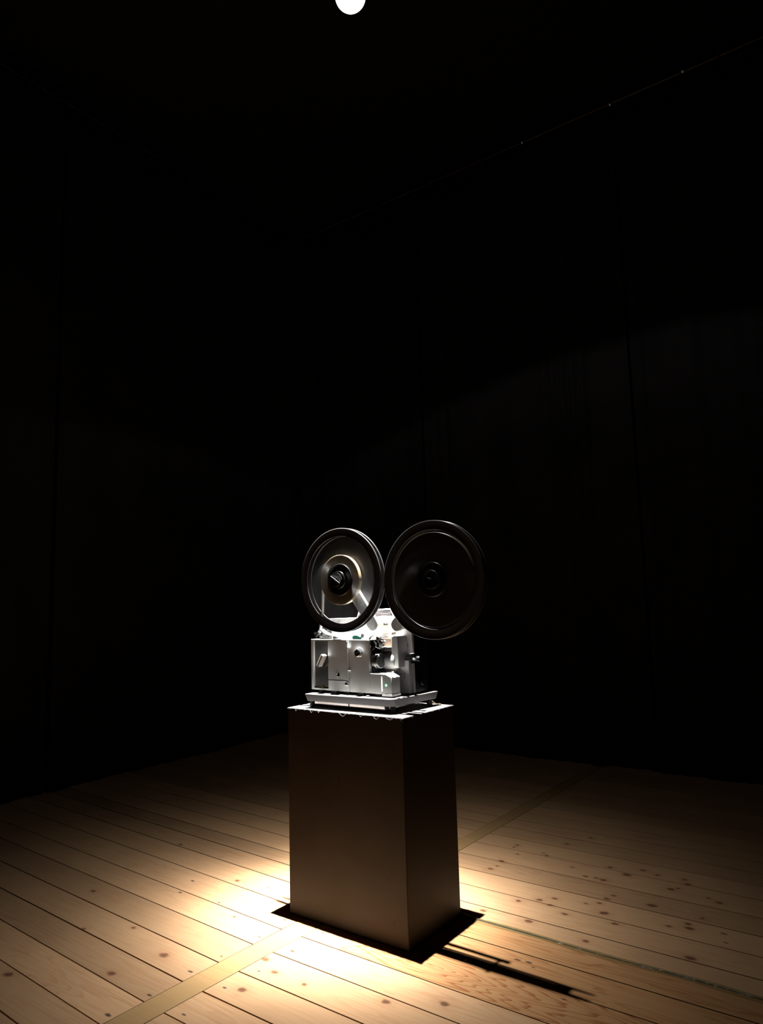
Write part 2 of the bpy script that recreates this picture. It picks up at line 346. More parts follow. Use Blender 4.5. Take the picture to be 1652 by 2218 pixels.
def cells(bm, xs, ys, zs, occ):
    nx, ny, nz = len(xs) - 1, len(ys) - 1, len(zs) - 1; V = {}
    def v(i, j, k):
        if (i, j, k) not in V: V[(i, j, k)] = bm.verts.new((xs[i], ys[j], zs[k]))
        return V[(i, j, k)]
    def o(i, j, k): return 0 <= i < nx and 0 <= j < ny and 0 <= k < nz and occ(i, j, k)
    for i in range(nx):
        for j in range(ny):
            for k in range(nz):
                if not occ(i, j, k): continue
                for (di, dj, dk), q in {(-1, 0, 0): [(0, 0, 0), (0, 0, 1), (0, 1, 1), (0, 1, 0)], (1, 0, 0): [(1, 0, 0), (1, 1, 0), (1, 1, 1), (1, 0, 1)],
                                        (0, -1, 0): [(0, 0, 0), (1, 0, 0), (1, 0, 1), (0, 0, 1)], (0, 1, 0): [(0, 1, 0), (0, 1, 1), (1, 1, 1), (1, 1, 0)],
                                        (0, 0, -1): [(0, 0, 0), (0, 1, 0), (1, 1, 0), (1, 0, 0)], (0, 0, 1): [(0, 0, 1), (1, 0, 1), (1, 1, 1), (0, 1, 1)]}.items():
                    if not o(i + di, j + dj, k + dk): bm.faces.new([v(i + a, j + b, k + c) for a, b, c in q])
    bmesh.ops.dissolve_limit(bm, angle_limit=0.01, verts=bm.verts, edges=bm.edges)

# ------------------------------------------------------------------ the room
XL, XR, YF, YB, ZC = -3.05, 3.6, -3.6, 2.85, 4.75
# floor boards: seams measured across the room (y of each seam)
seams = [-1.98, -1.84, -1.70, -1.57, -1.43, -1.30, -1.17, -1.03, -0.90, -0.770, -0.640, -0.510, -0.376, -0.236, -0.108, 0.046, 0.188, 0.315, 0.420, 0.560, 0.702, 0.845, 1.000, 1.135, 1.265, 1.390]
while seams[-1] < YB: seams.append(seams[-1] + random.choice((0.125, 0.135, 0.14)))
while seams[0] > YF: seams.insert(0, seams[0] - 0.137)
XB = -0.41                                          # the boards meet under the batten
def yl(y, x): return y - (0.040 + 0.009 * max(-1, min(1.5, y))) * (x - XB)    # the left field runs at a slight angle
bm = nb(); lay = bm.faces.layers.float.new('plank')
up = [(-0.475, -3.5), (-0.464, -0.76), (-0.449, -0.07), (-0.392, 0.98), (-0.375, 2.66), (-0.37, 3.2)]; lw = [(-0.385, -3.5), (-0.374, -0.70), (-0.362, -0.17), (-0.322, 0.88), (-0.305, 2.66), (-0.30, 3.2)]
def lerp_edge(P, y):
    for (xa, ya), (xb, yb) in zip(P, P[1:]):
        if y <= yb: return xa + (xb - xa) * (max(y, ya) - ya) / (yb - ya)
    return P[-1][0]
def board(y0, y1, xs0, xs1, f, val, g=0.0017):
    """a board between seams y0 and y1; xs0/xs1 give the x of its two ends at a given y."""
    n = 8; top0 = []; top1 = []
    for i in range(n + 1):
        for T, yy, sg in ((top0, y0, 1), (top1, y1, -1)):
            x = xs0(yy) + (xs1(yy) - xs0(yy)) * i / n
            T.append(bm.verts.new((x, f(yy, x) + sg * g, 0)))
    bot0 = [bm.verts.new((v.co.x, v.co.y, -0.02)) for v in top0]; bot1 = [bm.verts.new((v.co.x, v.co.y, -0.02)) for v in top1]
    for i in range(n):
        for q in ((top0[i], top0[i + 1], top1[i + 1], top1[i]), (bot0[i], bot0[i + 1], top0[i + 1], top0[i]), (top1[i], top1[i + 1], bot1[i + 1], bot1[i])):
            fa = bm.faces.new(q); fa[lay] = val
    for q in ((bot0[0], top0[0], top1[0], bot1[0]), (top0[-1], bot0[-1], bot1[-1], top1[-1])):
        fa = bm.faces.new(q); fa[lay] = val
for a, b in zip(seams, seams[1:]):
    g = random.choice((0.0014, 0.0020, 0.0022, 0.0027))
    if abs(a + 0.640) < 0.01: g = 0.003
    board(a, b, lambda y: XL - 0.2, lambda y: lerp_edge(up, y) - 0.0022, yl, random.random(), g)
    board(a, b, lambda y: lerp_edge(lw, y) + 0.0022, lambda y: XR + 0.1, lambda y, x: y, 0.25 if abs(a - 0.046) < .01 or abs(a + .108) < .01 or abs(a - .188) < .01 else 0.3 + 0.7 * random.random(), g)
sub = [bm.verts.new(p) for p in ((XL - .2, YF - .2, -0.021), (XR + .2, YF - .2, -0.021), (XR + .2, YB + .3, -0.021), (XL - .2, YB + .3, -0.021))]
fs = bm.faces.new(sub)
floor = obj('floor', bm, 'floor'); struct(floor, 'floor of worn knotty pine boards')
floor.data.materials.append(M_['subfloor'])
floor.data.polygons[len(floor.data.polygons) - 1].material_index = 1
def slab(name, x0, x1, y0, y1, z0, z1, m, label):
    bm = nb(); box(bm, x0, x1, y0, y1, z0, z1); return struct(obj(name, bm, m), label)
slab('wall_back', XL - .1, XR + .1, YB, YB + 0.1, -0.02, ZC, 'wall', 'black back wall behind the drapes')
slab('wall_left', XL - .2, XL - 0.1, YF, YB, -0.02, ZC, 'wall', 'black left wall behind the drapes')
slab('wall_right', XR, XR + 0.1, YF, YB, -0.02, ZC, 'wall', 'black right wall')
slab('wall_front', XL - .1, XR + .1, YF - 0.1, YF, -0.02, ZC, 'wall', 'black wall behind the viewer')
slab('ceiling', XL - .2, XR + .1, YF - .1, YB + .1, ZC, ZC + 0.1, 'ceil', 'black ceiling')
# the strip of new wood laid across the boards
bm = nb(); lay = bm.faces.layers.float.new('plank')
us = [Vector((lerp_edge(up, y), y, 0.0006)) for y in (-3.5, -2, -1, -0.7, -0.3, 0, 0.3, 0.6, 0.95, 1.4, 2.0, 2.66)]; ls = [Vector((lerp_edge(lw, p.y), p.y, 0.0006)) for p in us]
U = [bm.verts.new(p) for p in us]; L = [bm.verts.new(p) for p in ls]; U0 = [bm.verts.new((p.x, p.y, -0.018)) for p in us]; L0 = [bm.verts.new((p.x, p.y, -0.018)) for p in ls]
for i in range(len(U) - 1):
    bm.faces.new((U[i], L[i], L[i + 1], U[i + 1])); bm.faces.new((U0[i], U[i], U[i + 1], U0[i + 1])); bm.faces.new((L[i], L0[i], L0[i + 1], L[i + 1]))
struct(obj('trim_1', bm, 'batten', bevel=0.0008), 'smooth yellow pine strip laid across the floor boards')

# black drapes hung round the room
ZR = 4.46
def drape(p0, p1, n, folds, label, amp=0.012, z1=ZR - 0.015, seed=0):
    """a hanging cloth from p0 to p1; folds: list of (t0, t1, depth, waves) groups of pleats."""
    rnd = random.Random(seed); p0 = Vector((*p0, 0)); p1 = Vector((*p1, 0)); d = (p1 - p0); nrm = Vector((-d.y, d.x, 0)).normalized()
    bm = nb(); zs = [0.004, 0.03, 0.1, 0.3, 0.7, 1.2, 1.8, 2.4, 3.0, 3.6, 4.1, z1]; grid = []
    ph = [rnd.uniform(0, 6.28) for _ in range(6)]
    for z in zs:
        row = []
        for i in range(n + 1):
            t = i / n; q = amp * (math.sin(t * 9 + ph[0]) + 0.6 * math.sin(t * 23 + ph[1] + z * 0.3) + 0.3 * math.sin(t * 61 + ph[2] + z * .2))
            for (a, b, dep, wv) in folds:
                if a < t < b:
                    s = (t - a) / (b - a); q += dep * math.sin(PI * s) * math.sin(s * wv * 2 * PI) * (0.35 + 0.65 * z / z1)
            foot = (0.007 * math.sin(t * 47 + ph[3]) + 0.006 * math.sin(t * 101 + ph[4])) if z < 0.05 else 0
            row.append(bm.verts.new(p0 + d * t + nrm * (q + foot) + Vector((0, 0, z))))
        grid.append(row)
    for a, b in zip(grid, grid[1:]):
        for i in range(n): bm.faces.new((a[i], a[i + 1], b[i + 1], b[i]))
    o = obj('black_drape', bm, 'curtain', smooth=60)
    so = o.modifiers.new('cloth', 'SOLIDIFY'); so.thickness = 0.003
    tag(o, label, 'curtain', 'black drapes around the room')
    return o
YW, XW = 2.70, -2.93
drape((XW, YW), (-1.62, YW), 160, [(0.0, 0.14, 0.018, 4)], 'black drape on the back wall, left of the projector, reaching the far corner', seed=1)
drape((-1.60, YW - .01), (0.02, YW), 220, [(0.0, 0.22, 0.012, 4), (0.55, 0.9, 0.016, 8)], 'black drape on the back wall straight behind the reels, finely pleated', seed=2)
drape((0.04, YW - .02), (1.16, YW), 200, [(0.86, 1.0, 0.03, 3), (0.0, 0.08, 0.014, 1)], 'black drape on the back wall to the right of the reels, under the cable clips', seed=3)
drape((1.18, YW), (3.3, YW - .03), 160, [(0.0, 0.2, 0.012, 3)], 'rightmost black drape on the back wall', seed=4)
drape((XW - 0.06, 2.66), (XW + 0.02, 0.4), 200, [(0.0, 0.1, 0.02, 3)], 'black drape on the left wall, next to the far corner', seed=5)
drape((XW + 0.03, 0.38), (XW + 0.1, -2.4), 200, [(0.1, 0.3, 0.02, 4)], 'black drape on the left wall, nearer one at the left edge of the picture', seed=6)
# curtain rail with clips
def rail(a, b, label, clips):
    t = thing('curtain_rail', label, 'rail', a)
    bm = nb(); tube(bm, [a, b], 0.006, 8); obj('rod', bm, 'rail' if clips else 'housing', t, smooth=40)
    for (x, y, z) in clips:
        bm = nb(); lathe(bm, [(0.011, -0.014), (0.016, -0.008), (0.016, 0.008), (0.011, 0.014)], (x, y, z), 'X', 16); box(bm, x - .005, x + .005, y - .004, y + .004, z - 0.04, z - 0.005)
        obj('clip', bm, 'satin', t, smooth=40)
rail((-2.9, YW - .03, ZR), (3.3, YW - .05, ZR), 'thin dull steel rail running along the top of the back drapes', [(-0.63, YW - .04, ZR), (0.03, YW - .04, ZR), (0.51, YW - .05, ZR)])
rail((XW + .02, 2.6, ZR), (XW + .14, -2.4, ZR), 'thin rail over the left drapes', [])

# ------------------------------------------------------------------ hanging lamp
t = thing('hanging_spotlight', 'round glowing white reflector bulb in a black holder hanging above the projector', 'lamp', (LAMP.x, LAMP.y, ZC))
bm = nb(); prof = []
for i in range(15):
    a = -PI / 2 + i / 14 * (PI * 0.80); prof.append((max(0.064 * math.cos(a), 0.0005), 0.064 * math.sin(a)))
BULB = LAMP + Vector((0.013, 0.010, 0.014))
lathe(bm, prof, BULB, 'Z', 48); obj('bulb', bm, 'bulb', t, smooth=60, label='glowing white globe')
bm = nb(); lathe(bm, [(0.0005, -0.074), (0.009, -0.071), (0.013, -0.062), (0.013, -0.05)], BULB, 'Z', 24); obj('lamp_tip', bm, 'bulb', t, smooth=60)
bm = nb(); lathe(bm, [(0.034, 0.05), (0.036, 0.06), (0.030, 0.13), (0.012, 0.15)], BULB, 'Z', 32); obj('lamp_holder', bm, 'housing', t, smooth=35)
bm = nb(); tube(bm, [BULB + Vector((0, 0, .14)), Vector((BULB.x, BULB.y, ZC - .01))], 0.004); obj('flex', bm, 'cable', t, smooth=40)
bm = nb(); lathe(bm, [(0.045, -0.03), (0.05, -0.02), (0.05, 0.0)], (BULB.x, BULB.y, ZC), 'Z', 24); obj('ceiling_rose', bm, 'housing', t, smooth=40)
light.parent = t; light.location = light.location - t.location

# ------------------------------------------------------------------ plinth
PT = 0.712
t = thing('plinth', 'tall dark brown painted box plinth with a white sheet on top, carrying the film projector', 'plinth', (-0.2575, 0.161, 0))
bm = nb(); xs = [-0.515 + 0.515 * i / 14 for i in range(15)]; ys = [0.322 * i / 8 for i in range(9)]; zs = [0.001 + (PT - .001) * i / 20 for i in range(21)]
cells(bm, xs[::14], ys[::8], zs[::20], lambda i, j, k: True)
obj('body', bm, 'plinth', t, bevel=0.003, seg=3)
# sheet on top: slightly overhanging, torn fluttering edge
bm = nb(); rnd = random.Random(3)
def edge_pts():
    P = []
    for (a, b, n) in (((-0.5155, -0.0005), (0.0005, -0.0005), 60), ((0.0005, -0.0005), (0.0005, 0.3225), 36), ((0.0005, 0.3225), (-0.5155, 0.3225), 60), ((-0.5155, 0.3225), (-0.5155, -0.0005), 36)):
        for i in range(n): s = i / n; P.append((a[0] + (b[0] - a[0]) * s, a[1] + (b[1] - a[1]) * s))
    return P
E_ = edge_pts(); cx, cy = -0.2575, 0.161
top = []; low = []; inn = []
for i, (x, y) in enumerate(E_):
    o = rnd.uniform(0.0, 0.0015); dx = (1 if x > -0.001 else -1 if x < -0.515 else 0); dy = (1 if y > 0.322 else -1 if y < 0 else 0)
    lift = 0.0 if i % 17 > 2 else 0.0
    top.append(bm.verts.new((x + dx * o, y + dy * o, PT + 0.0022 + lift)))
    dr = rnd.choice((0.0, 0.0005, 0.0005, 0.001, 0.0022))
    low.append(bm.verts.new((x + dx * (o + .0005), y + dy * (o + .0005), PT + 0.0012 - dr)))
    inn.append(bm.verts.new((x * .98 + cx * .02, y * .98 + cy * .02, PT + 0.0024)))
n = len(E_)
for i in range(n):
    j = (i + 1) % n
    bm.faces.new((low[i], low[j], top[j], top[i])); bm.faces.new((top[i], top[j], inn[j], inn[i]))
bm.faces.new(inn)
obj('cover_sheet', bm, 'cover', t, smooth=30, label='white frayed sheet glued over the top')
# loose fibres hanging from the sheet edge
for (x, w, d) in ((-0.395, .012, .006), (-0.36, .008, .004), (-0.25, .03, .008), (-0.105, .024, .007), (-0.05, .03, .005), (-0.17, .01, .004), (-0.47, .006, .006)):
    bm = nb(); tube(bm, smoothpath([(x - w / 2, -0.003, PT), (x - w * .2, -0.0045, PT - d * .8), (x + w * .15, -0.005, PT - d), (x + w / 2, -0.003, PT)], 5), 0.0005, 5); obj('loose_fibre', bm, 'cover', t)
for (x, d) in ((0.001, .012), (-0.006, .006)):
    bm = nb(); tube(bm, [(x, -0.003, PT), (x + .001, -0.004, PT - d)], 0.0005, 5); obj('loose_fibre', bm, 'cover', t)
for (y, d) in ((0.05, .004), (0.18, .003), (0.22, .004)):
    bm = nb(); tube(bm, [(0.003, y, PT), (0.004, y + .002, PT - d)], 0.0006, 5); obj('loose_fibre', bm, 'cover', t)
# scuffs pressed into the front face are in the material's bump; a few real dents
for (x, z, l_, a) in ((-0.055, 0.075, .016, -1.0), (-0.075, 0.20, .012, -.8), (-0.28, 0.47, .06, -1.45), (-0.20, 0.30, .02, -.9), (-0.04, 0.14, .01, -.6)):
    bm = nb(); box(bm, x - l_ / 2, x + l_ / 2, -0.0012, -0.0002, z - .0009, z + .0009, ('Y', a)); obj('paint_chip', bm, 'plinth', t, bevel=0.0004)

# ------------------------------------------------------------------ projector
PR = thing('film_projector', 'grey and white cine film projector standing on the plinth under the lamp', 'projector', (-0.27, 0.17, PT + 0.0025))
BZ0, BZ1 = 0.7395, 0.7655
fp0 = [(-0.441, 0.027), (-0.084, 0.043), (-0.068, 0.058), (-0.048, 0.285), (-0.441, 0.285)]
fp1 = [(-0.447, 0.018), (-0.080, 0.036), (-0.063, 0.052), (-0.042, 0.290), (-0.447, 0.290)]
bm = nb(); A = [bm.verts.new((x, y, BZ0)) for x, y in fp0]; B = [bm.verts.new((x, y, BZ1)) for x, y in fp1]
bm.faces.new(A); bm.faces.new(B[::-1])
for i in range(5): bm.faces.new((A[i], B[i], B[(i + 1) % 5], A[(i + 1) % 5]))
obj('base', bm, 'base', PR, bevel=0.002, smooth=30)
bm = nb(); prism(bm, [(0.0545, 0.7395), (0.0555, 0.7265), (0.0610, 0.7225), (0.27, 0.7225), (0.275, 0.7395)], -0.432, -0.112, 'X')
obj('bottom_pan', bm, 'pan', PR, bevel=0.0015)
bm = nb(); box(bm, -0.271, -0.268, 0.0535, 0.06, 0.726, 0.7393); obj('pan_seam', bm, 'base', PR)
for (x, y) in ((-0.448, 0.062), (-0.098, 0.085), (-0.437, 0.272), (-0.068, 0.270)):
    bm = nb(); lathe(bm, [(0.0095, PT + .0022), (0.0105, PT + .006), (0.009, BZ0 + .0002)], (x, y, 0), 'Z', 20); obj('foot', bm, 'rubber', PR, smooth=30)

BODY = Vector((0.0010, -0.0040, 0.0030))
# front case, with the dark switch recess and the seam groove cut in
cx_ = [-0.457, -0.4445, -0.3745, -0.2745, -0.2725, -0.184]; cy_ = [0.070, 0.076, 0.0785, 0.185]; cz_ = [0.773, 0.7795, 0.9515, 0.957]
def occ(i, j, k):
    if i == 1 and k == 1 and j <= 1: return False
    if i == 3 and k <= 1 and j == 0: return False
    return True
bm = nb(); cells(bm, cx_, cy_, cz_, occ); obj('front_case', bm, 'paint', PR, bevel=0.0028, seg=3, smooth=35)
bm = nb(); box(bm, -0.4442, -0.3748, 0.0775, 0.0784, 0.7798, 0.9512); obj('switch_panel', bm, 'dark', PR, label='charcoal recessed switch panel')
bm = nb(); lathe(bm, [(0.021, -0.006), (0.0195, -0.0085), (0.0195, 0.0)], (-0.392, 0.077, 0.878), 'Y', 40)
sw = obj('rotary_switch', bm, 'dark', PR, smooth=35)
bm = nb(); box(bm, -0.394 - .024, -0.394 + .024, 0.046, 0.069, 0.881 - .006, 0.881 + .006, ('Y', -1.03)); obj('switch_handle', bm, 'paint', sw, bevel=0.0015, label='pale grey bar handle')
bm = nb(); box(bm, -0.4045, -0.402, 0.073, 0.078, 0.781, 0.789); box(bm, -0.415, -0.395, 0.074, 0.078, 0.7798, 0.782); obj('terminal', bm, 'brass', PR)
# raised ribs, badge, screws on the case
bm = nb(); box(bm, -0.2830, -0.2795, 0.0675, 0.0705, 0.812, 0.951); box(bm, -0.373, -0.2795, 0.0680, 0.0705, 0.8085, 0.8105); obj('access_door_rib', bm, 'paint', PR, bevel=0.0008)
bm = nb(); lathe(bm, [(0.0075, 0.0), (0.0072, -0.0015), (0.0055, -0.0022), (0.0045, -0.0008), (0.0, -0.0008)], (-0.3265, 0.070, 0.8305), 'Y', 28); obj('key_lock', bm, 'chrome', PR, smooth=40)
bm = nb(); lathe(bm, [(0.0075, 0.0), (0.0065, -0.009), (0.004, -0.011), (0.001, -0.011)], (-0.283, 0.070, 0.801), 'Y', 28); box(bm, -0.299, -0.284, 0.064, 0.066, 0.8, 0.8018); obj('latch', bm, 'chrome', PR, smooth=40)
bm = nb(); lathe(bm, [(0.0, 0.0), (0.0032, -.001), (0.0038, -0.006), (0.0022, -0.009), (0.0015, -.03), (0.001, -.03)][::-1], (-0.2715, 0.064, 0.925), 'Z', 16); 
for v in bm.verts: v.co.z = 0.925 + (0.925 - v.co.z)
obj('hinge_pin', bm, 'panel', PR, smooth=40)
bm = nb(); box(bm, -0.279, -0.264, 0.066, 0.0705, 0.8415, 0.849); obj('door_catch', bm, 'paint', PR, bevel=0.0015)
bm = nb(); lathe(bm, [(0.0, -0.0145), (0.0118, -0.0145), (0.0135, -0.013), (0.0135, -0.001), (0.0148, 0.0)], (-0.2265, 0.070, 0.912), 'Y', 40); kn = obj('tone_knob', bm, 'chrome', PR, smooth=30)
bm = nb(); cyl(bm, (-0.2265, 0.0553, 0.912), 0.0112, -0.0006, 0.0004, 'Y', 32); obj('knob_face', bm, 'black', kn)
bm = nb(); box(bm, -0.2365, -0.2165, 0.0538, 0.0550, 0.9113, 0.9127, ('Y', -0.62)); obj('knob_pointer', bm, 'satin', kn)
# lower right housing with sloping top
prf = [(-0.1842, 0.773), (-0.089, 0.773), (-0.089, 0.831), (-0.114, 0.842), (-0.1842, 0.842)]
bm = nb(); prism(bm, prf, 0.0702, 0.122, 'Y'); obj('lower_housing', bm, 'paint', PR, bevel=0.002, smooth=35)
bm = nb(); box(bm, -0.130, -0.0865, 0.068, 0.122, 0.767, 0.7745); obj('housing_skirt', bm, 'paint', PR, bevel=0.001)
bm = nb(); prism(bm, [(-0.1316, 0.783), (-0.1283, 0.783), (-0.1280, 0.817), (-0.1300, 0.834), (-0.1318, 0.817)], 0.0692, 0.0706, 'Y'); obj('painted_glow_slot', bm, 'slot', PR, label='white vertical slot, its glow standing in for lamp light through a gap')  # emission imitates lamp light passing through a gap
bm = nb(); lathe(bm, [(0.0050, 0.0), (0.0047, -0.0009), (0.0030, -0.0012)], (-0.111, 0.0702, 0.804), 'Y', 24); ld_ = obj('indicator_halo_bezel', bm, 'ledhalo', PR, smooth=40)  # bezel given a weak glow as the LED's halo
bm = nb(); lathe(bm, [(0.0036, -0.001), (0.0029, -0.003), (0.0010, -0.0036)], (-0.111, 0.0702, 0.804), 'Y', 24); obj('indicator_light', bm, 'led', ld_, smooth=60, label='glowing green light')
# small pads under the case
for x in (-0.43, -0.36, -0.30, -0.235, -0.16):
    bm = nb(); box(bm, x - .012, x + .012, 0.085, 0.11, BZ1 - .001, 0.7735); obj('mounting_pad', bm, 'black', PR)
bm = nb(); box(bm, -0.45, -0.19, 0.10, 0.18, BZ1 - .001, 0.7735); obj('case_underside', bm, 'black', PR)
bm = nb(); box(bm, -0.192, -0.181, 0.060, 0.070, BZ1 - .0005, 0.7665); obj('cable_stud', bm, 'mauve', PR, bevel=.001)

# rear panel and the black rear housing
def rounded(pts, rad, n=5):
    out = []; m = len(pts)
    for i, p in enumerate(pts):
        r = rad[i]; p = Vector((*p, 0)); a = Vector((*pts[i - 1], 0)); b = Vector((*pts[(i + 1) % m], 0))
        if r <= 0: out.append((p.x, p.y)); continue
        u = (a - p).normalized(); v = (b - p).normalized(); s = p + u * r; e = p + v * r
        for k in range(n + 1):
            q = k / n; w = s * (1 - q) ** 2 + p * 2 * q * (1 - q) + e * q * q; out.append((w.x, w.y))
    return out
pl = rounded([(-0.476, 0.764), (-0.0745, 0.764), (-0.078, 1.040), (-0.476, 1.029)], [0, 0.003, 0.012, 0.018])
bm = nb(); prism(bm, pl, 0.185, 0.197, 'Y'); obj('rear_panel', bm, 'panel', PR, bevel=0.0015, smooth=35, label='white enamelled rear panel')
pl = rounded([(-0.470, 0.764), (-0.0765, 0.764), (-0.0785, 1.033), (-0.470, 1.022)], [0, 0, 0.01, 0.015])
bm = nb(); prism(bm, pl, 0.1972, 0.280, 'Y'); obj('rear_housing', bm, 'black', PR, bevel=0.003, smooth=35)
bm = nb(); cyl(bm, (-0.076, 0.232, 0.803), 0.014, 0, 0.012, 'X', 28, 0.002); kb = obj('side_knob', bm, 'black', PR, smooth=35)
bm = nb(); box(bm, -0.077, -0.073, 0.205, 0.213, 0.789, 0.7915); obj('side_tab', bm, 'satin', PR)
# carry handle
HW = rounded([(-0.338, 1.030), (-0.327, 1.058), (-0.182, 1.062), (-0.170, 1.037)], [0, 0.006, 0.006, 0])
bm = nb(); tube(bm, smoothpath([(-0.340, 0.212, 1.030), (-0.331, 0.212, 1.052), (-0.318, 0.212, 1.0575), (-0.25, 0.212, 1.059), (-0.192, 0.212, 1.061), (-0.180, 0.212, 1.056), (-0.170, 0.212, 1.034)], 6), 0.009, 14, 0.0036)
obj('carry_handle', bm, 'panel', PR, smooth=50)
bm = nb(); box(bm, -0.324, -0.188, 0.214, 0.219, 1.036, 1.054); obj('handle_recess', bm, 'mauve', PR)
for (x0, x1) in ((-0.315, -0.286), (-0.23, -0.20)):
    bm = nb(); box(bm, x0, x1, 0.208, 0.214, 1.037, 1.0395); box(bm, x0, x1, 0.208, 0.214, 1.045, 1.047); obj('handle_slat', bm, 'panel', PR)
# studs on the rear panel
for (x, z) in ((-0.186, 1.0085), (-0.152, 1.009), (-0.150, 0.974), (-0.416, 1.0085)):
    bm = nb(); lathe(bm, [(0.0040, -0.017), (0.0045, -0.015), (0.0045, -0.011), (0.0022, -0.010), (0.0022, -0.004), (0.0042, -0.003), (0.0042, 0.0)], (x, 0.185, z), 'Y', 20); obj('stud', bm, 'dark', PR, smooth=35)
bm = nb(); box(bm, -0.205, -0.178, 0.1835, 0.1852, 0.9710, 0.9725, ('Y', -0.12)); obj('panel_slot', bm, 'mauve', PR)
# threading diagram and marks printed on the panel
bm = nb()
def flatline(P, w=0.0007, y=0.1846):
    tube(bm, smoothpath([(a, y, b) for a, b in P], 5), w, 5)
flatline([(-0.131, 0.957), (-0.126, 0.951), (-0.119, 0.958), (-0.108, 0.962)])
flatline([(-0.131, 0.920), (-0.130, 0.930), (-0.124, 0.934), (-0.118, 0.930), (-0.112, 0.937), (-0.106, 0.930), (-0.100, 0.937), (-0.094, 0.934), (-0.097, 0.928), (-0.104, 0.932), (-0.110, 0.928), (-0.118, 0.936), (-0.124, 0.929)])
obj('threading_diagram', bm, 'ink', PR)
bm = nb(); box(bm, -0.101, -0.098, 0.1645, 0.1652, 0.833, 0.839); box(bm, -0.101, -0.098, 0.1645, 0.1652, 0.818, 0.827); box(bm, -0.126, -0.104, 0.1646, 0.1652, 0.8245, 0.8255); box(bm, -0.126, -0.106, 0.1646, 0.1652, 0.831, 0.8318)
obj('scale_marks', bm, 'ink', PR)
bm = nb(); prism(bm, [(-0.125, 0.838), (-0.108, 0.829), (-0.102, 0.826), (-0.112, 0.833)], 0.1642, 0.1652, 'Y'); obj('scale_pointer', bm, 'panel', PR)
# raised cover low on the right, shaft and lever knob
bm = nb(); box(bm, -0.131, -0.0800, 0.1655, 0.1850, 0.766, 0.882); obj('side_cover', bm, 'panel', PR, bevel=0.002)
bm = nb(); cyl(bm, (0, 0.172, 0.889), 0.0022, -0.118, -0.060, 'X', 12); obj('lever_shaft', bm, 'satin', PR, smooth=40)
bm = nb(); cyl(bm, (0, 0.165, 0.890), 0.0045, -0.121, -0.112, 'X', 16, 0.001); obj('shaft_collar', bm, 'chrome', PR, smooth=40)
bm = nb(); box(bm, -0.077, -0.064, 0.160, 0.180, 0.871, 0.904); lv = obj('lever_bracket', bm, 'black', PR, bevel=0.0015)
bm = nb(); box(bm, -0.0765, -0.0645, 0.1605, 0.1795, 0.9035, 0.9060); obj('bracket_cap', bm, 'mauve', lv)
bm = nb(); cyl(bm, (0, 0.168, 0.884), 0.0048, -0.065, -0.047, 'X', 18); obj('lever_stem', bm, 'dark', lv, smooth=40)
bm = nb(); lathe(bm, [(0.0075, -0.049), (0.0095, -0.046), (0.0095, -0.038), (0.0070, -0.034)], (0, 0.168, 0.888), 'X', 24); obj('lever_knob', bm, 'black', lv, smooth=40)

# lens and film gate in the notch
bm = nb(); box(bm, -0.1838, -0.178, 0.085, 0.185, 0.843, 0.957); obj('notch_lining', bm, 'black', PR)
bm = nb(); lathe(bm, [(0.0272, -0.178), (0.0275, -0.176), (0.0275, -0.166), (0.0265, -0.1655), (0.0265, -0.164), (0.0275, -0.1635), (0.0275, -0.155), (0.0262, -0.153), (0.0235, -0.153), (0.0225, -0.158)], (0, 0.1015, 0.884), 'X', 56, closed=False)
ln = obj('lens', bm, 'satin', PR, smooth=30, label='silver lens barrel')
bm = nb(); lathe(bm, [(0.0236, -0.1528), (0.0232, -0.1515), (0.0205, -0.1530), (0.0200, -0.158)], (0, 0.1015, 0.884), 'X', 48); obj('lens_ring', bm, 'black', ln, smooth=40)
bm = nb(); lathe(bm, [(0.0200, -0.1575), (0.016, -0.1555), (0.010, -0.1535), (0.004, -0.1527), (0.0005, -0.1526)], (0, 0.1015, 0.884), 'X', 40); obj('lens_glass', bm, 'glass', ln, smooth=80, label='dark coated front glass')
bm = nb(); lathe(bm, [(0.0325, -0.178), (0.0335, -0.176), (0.0335, -0.128), (0.0325, -0.121), (0.0290, -0.115), (0.020, -0.111), (0.0, -0.1105)], (0, 0.152, 0.880), 'X', 56); obj('lens_housing', bm, 'drum', PR, smooth=50, label='rounded grey drum behind the lens')
bm = nb(); box(bm, -0.165, -0.120, 0.128, 0.150, 0.8425, 0.8475); obj('drum_cradle', bm, 'pan', PR, bevel=0.001)
bm = nb(); box(bm, -0.1775, -0.1285, 0.150, 0.180, 0.930, 0.959); gp = obj('gate_plate', bm, 'beige', PR, bevel=0.001, label='beige film gate plate')
bm = nb(); box(bm, -0.1775, -0.1285, 0.118, 0.180, 0.9165, 0.9298); obj('gate_rail', bm, 'base', PR, bevel=0.001)
bm = nb(); box(bm, -0.1405, -0.1355, 0.146, 0.1502, 0.939, 0.952); obj('gate_catch', bm, 'dark', gp, bevel=0.0008)
bm = nb(); cyl(bm, (-0.148, 0.150, 0.950), 0.0015, -0.002, 0.0, 'Y', 12); obj('gate_screw', bm, 'dark', gp)
bm = nb(); box(bm, -0.1283, -0.0985, 0.128, 0.185, 0.858, 0.968); obj('exciter_cover', bm, 'paint', PR, bevel=0.003, seg=3, smooth=35, label='upright grey cover right of the film gate')
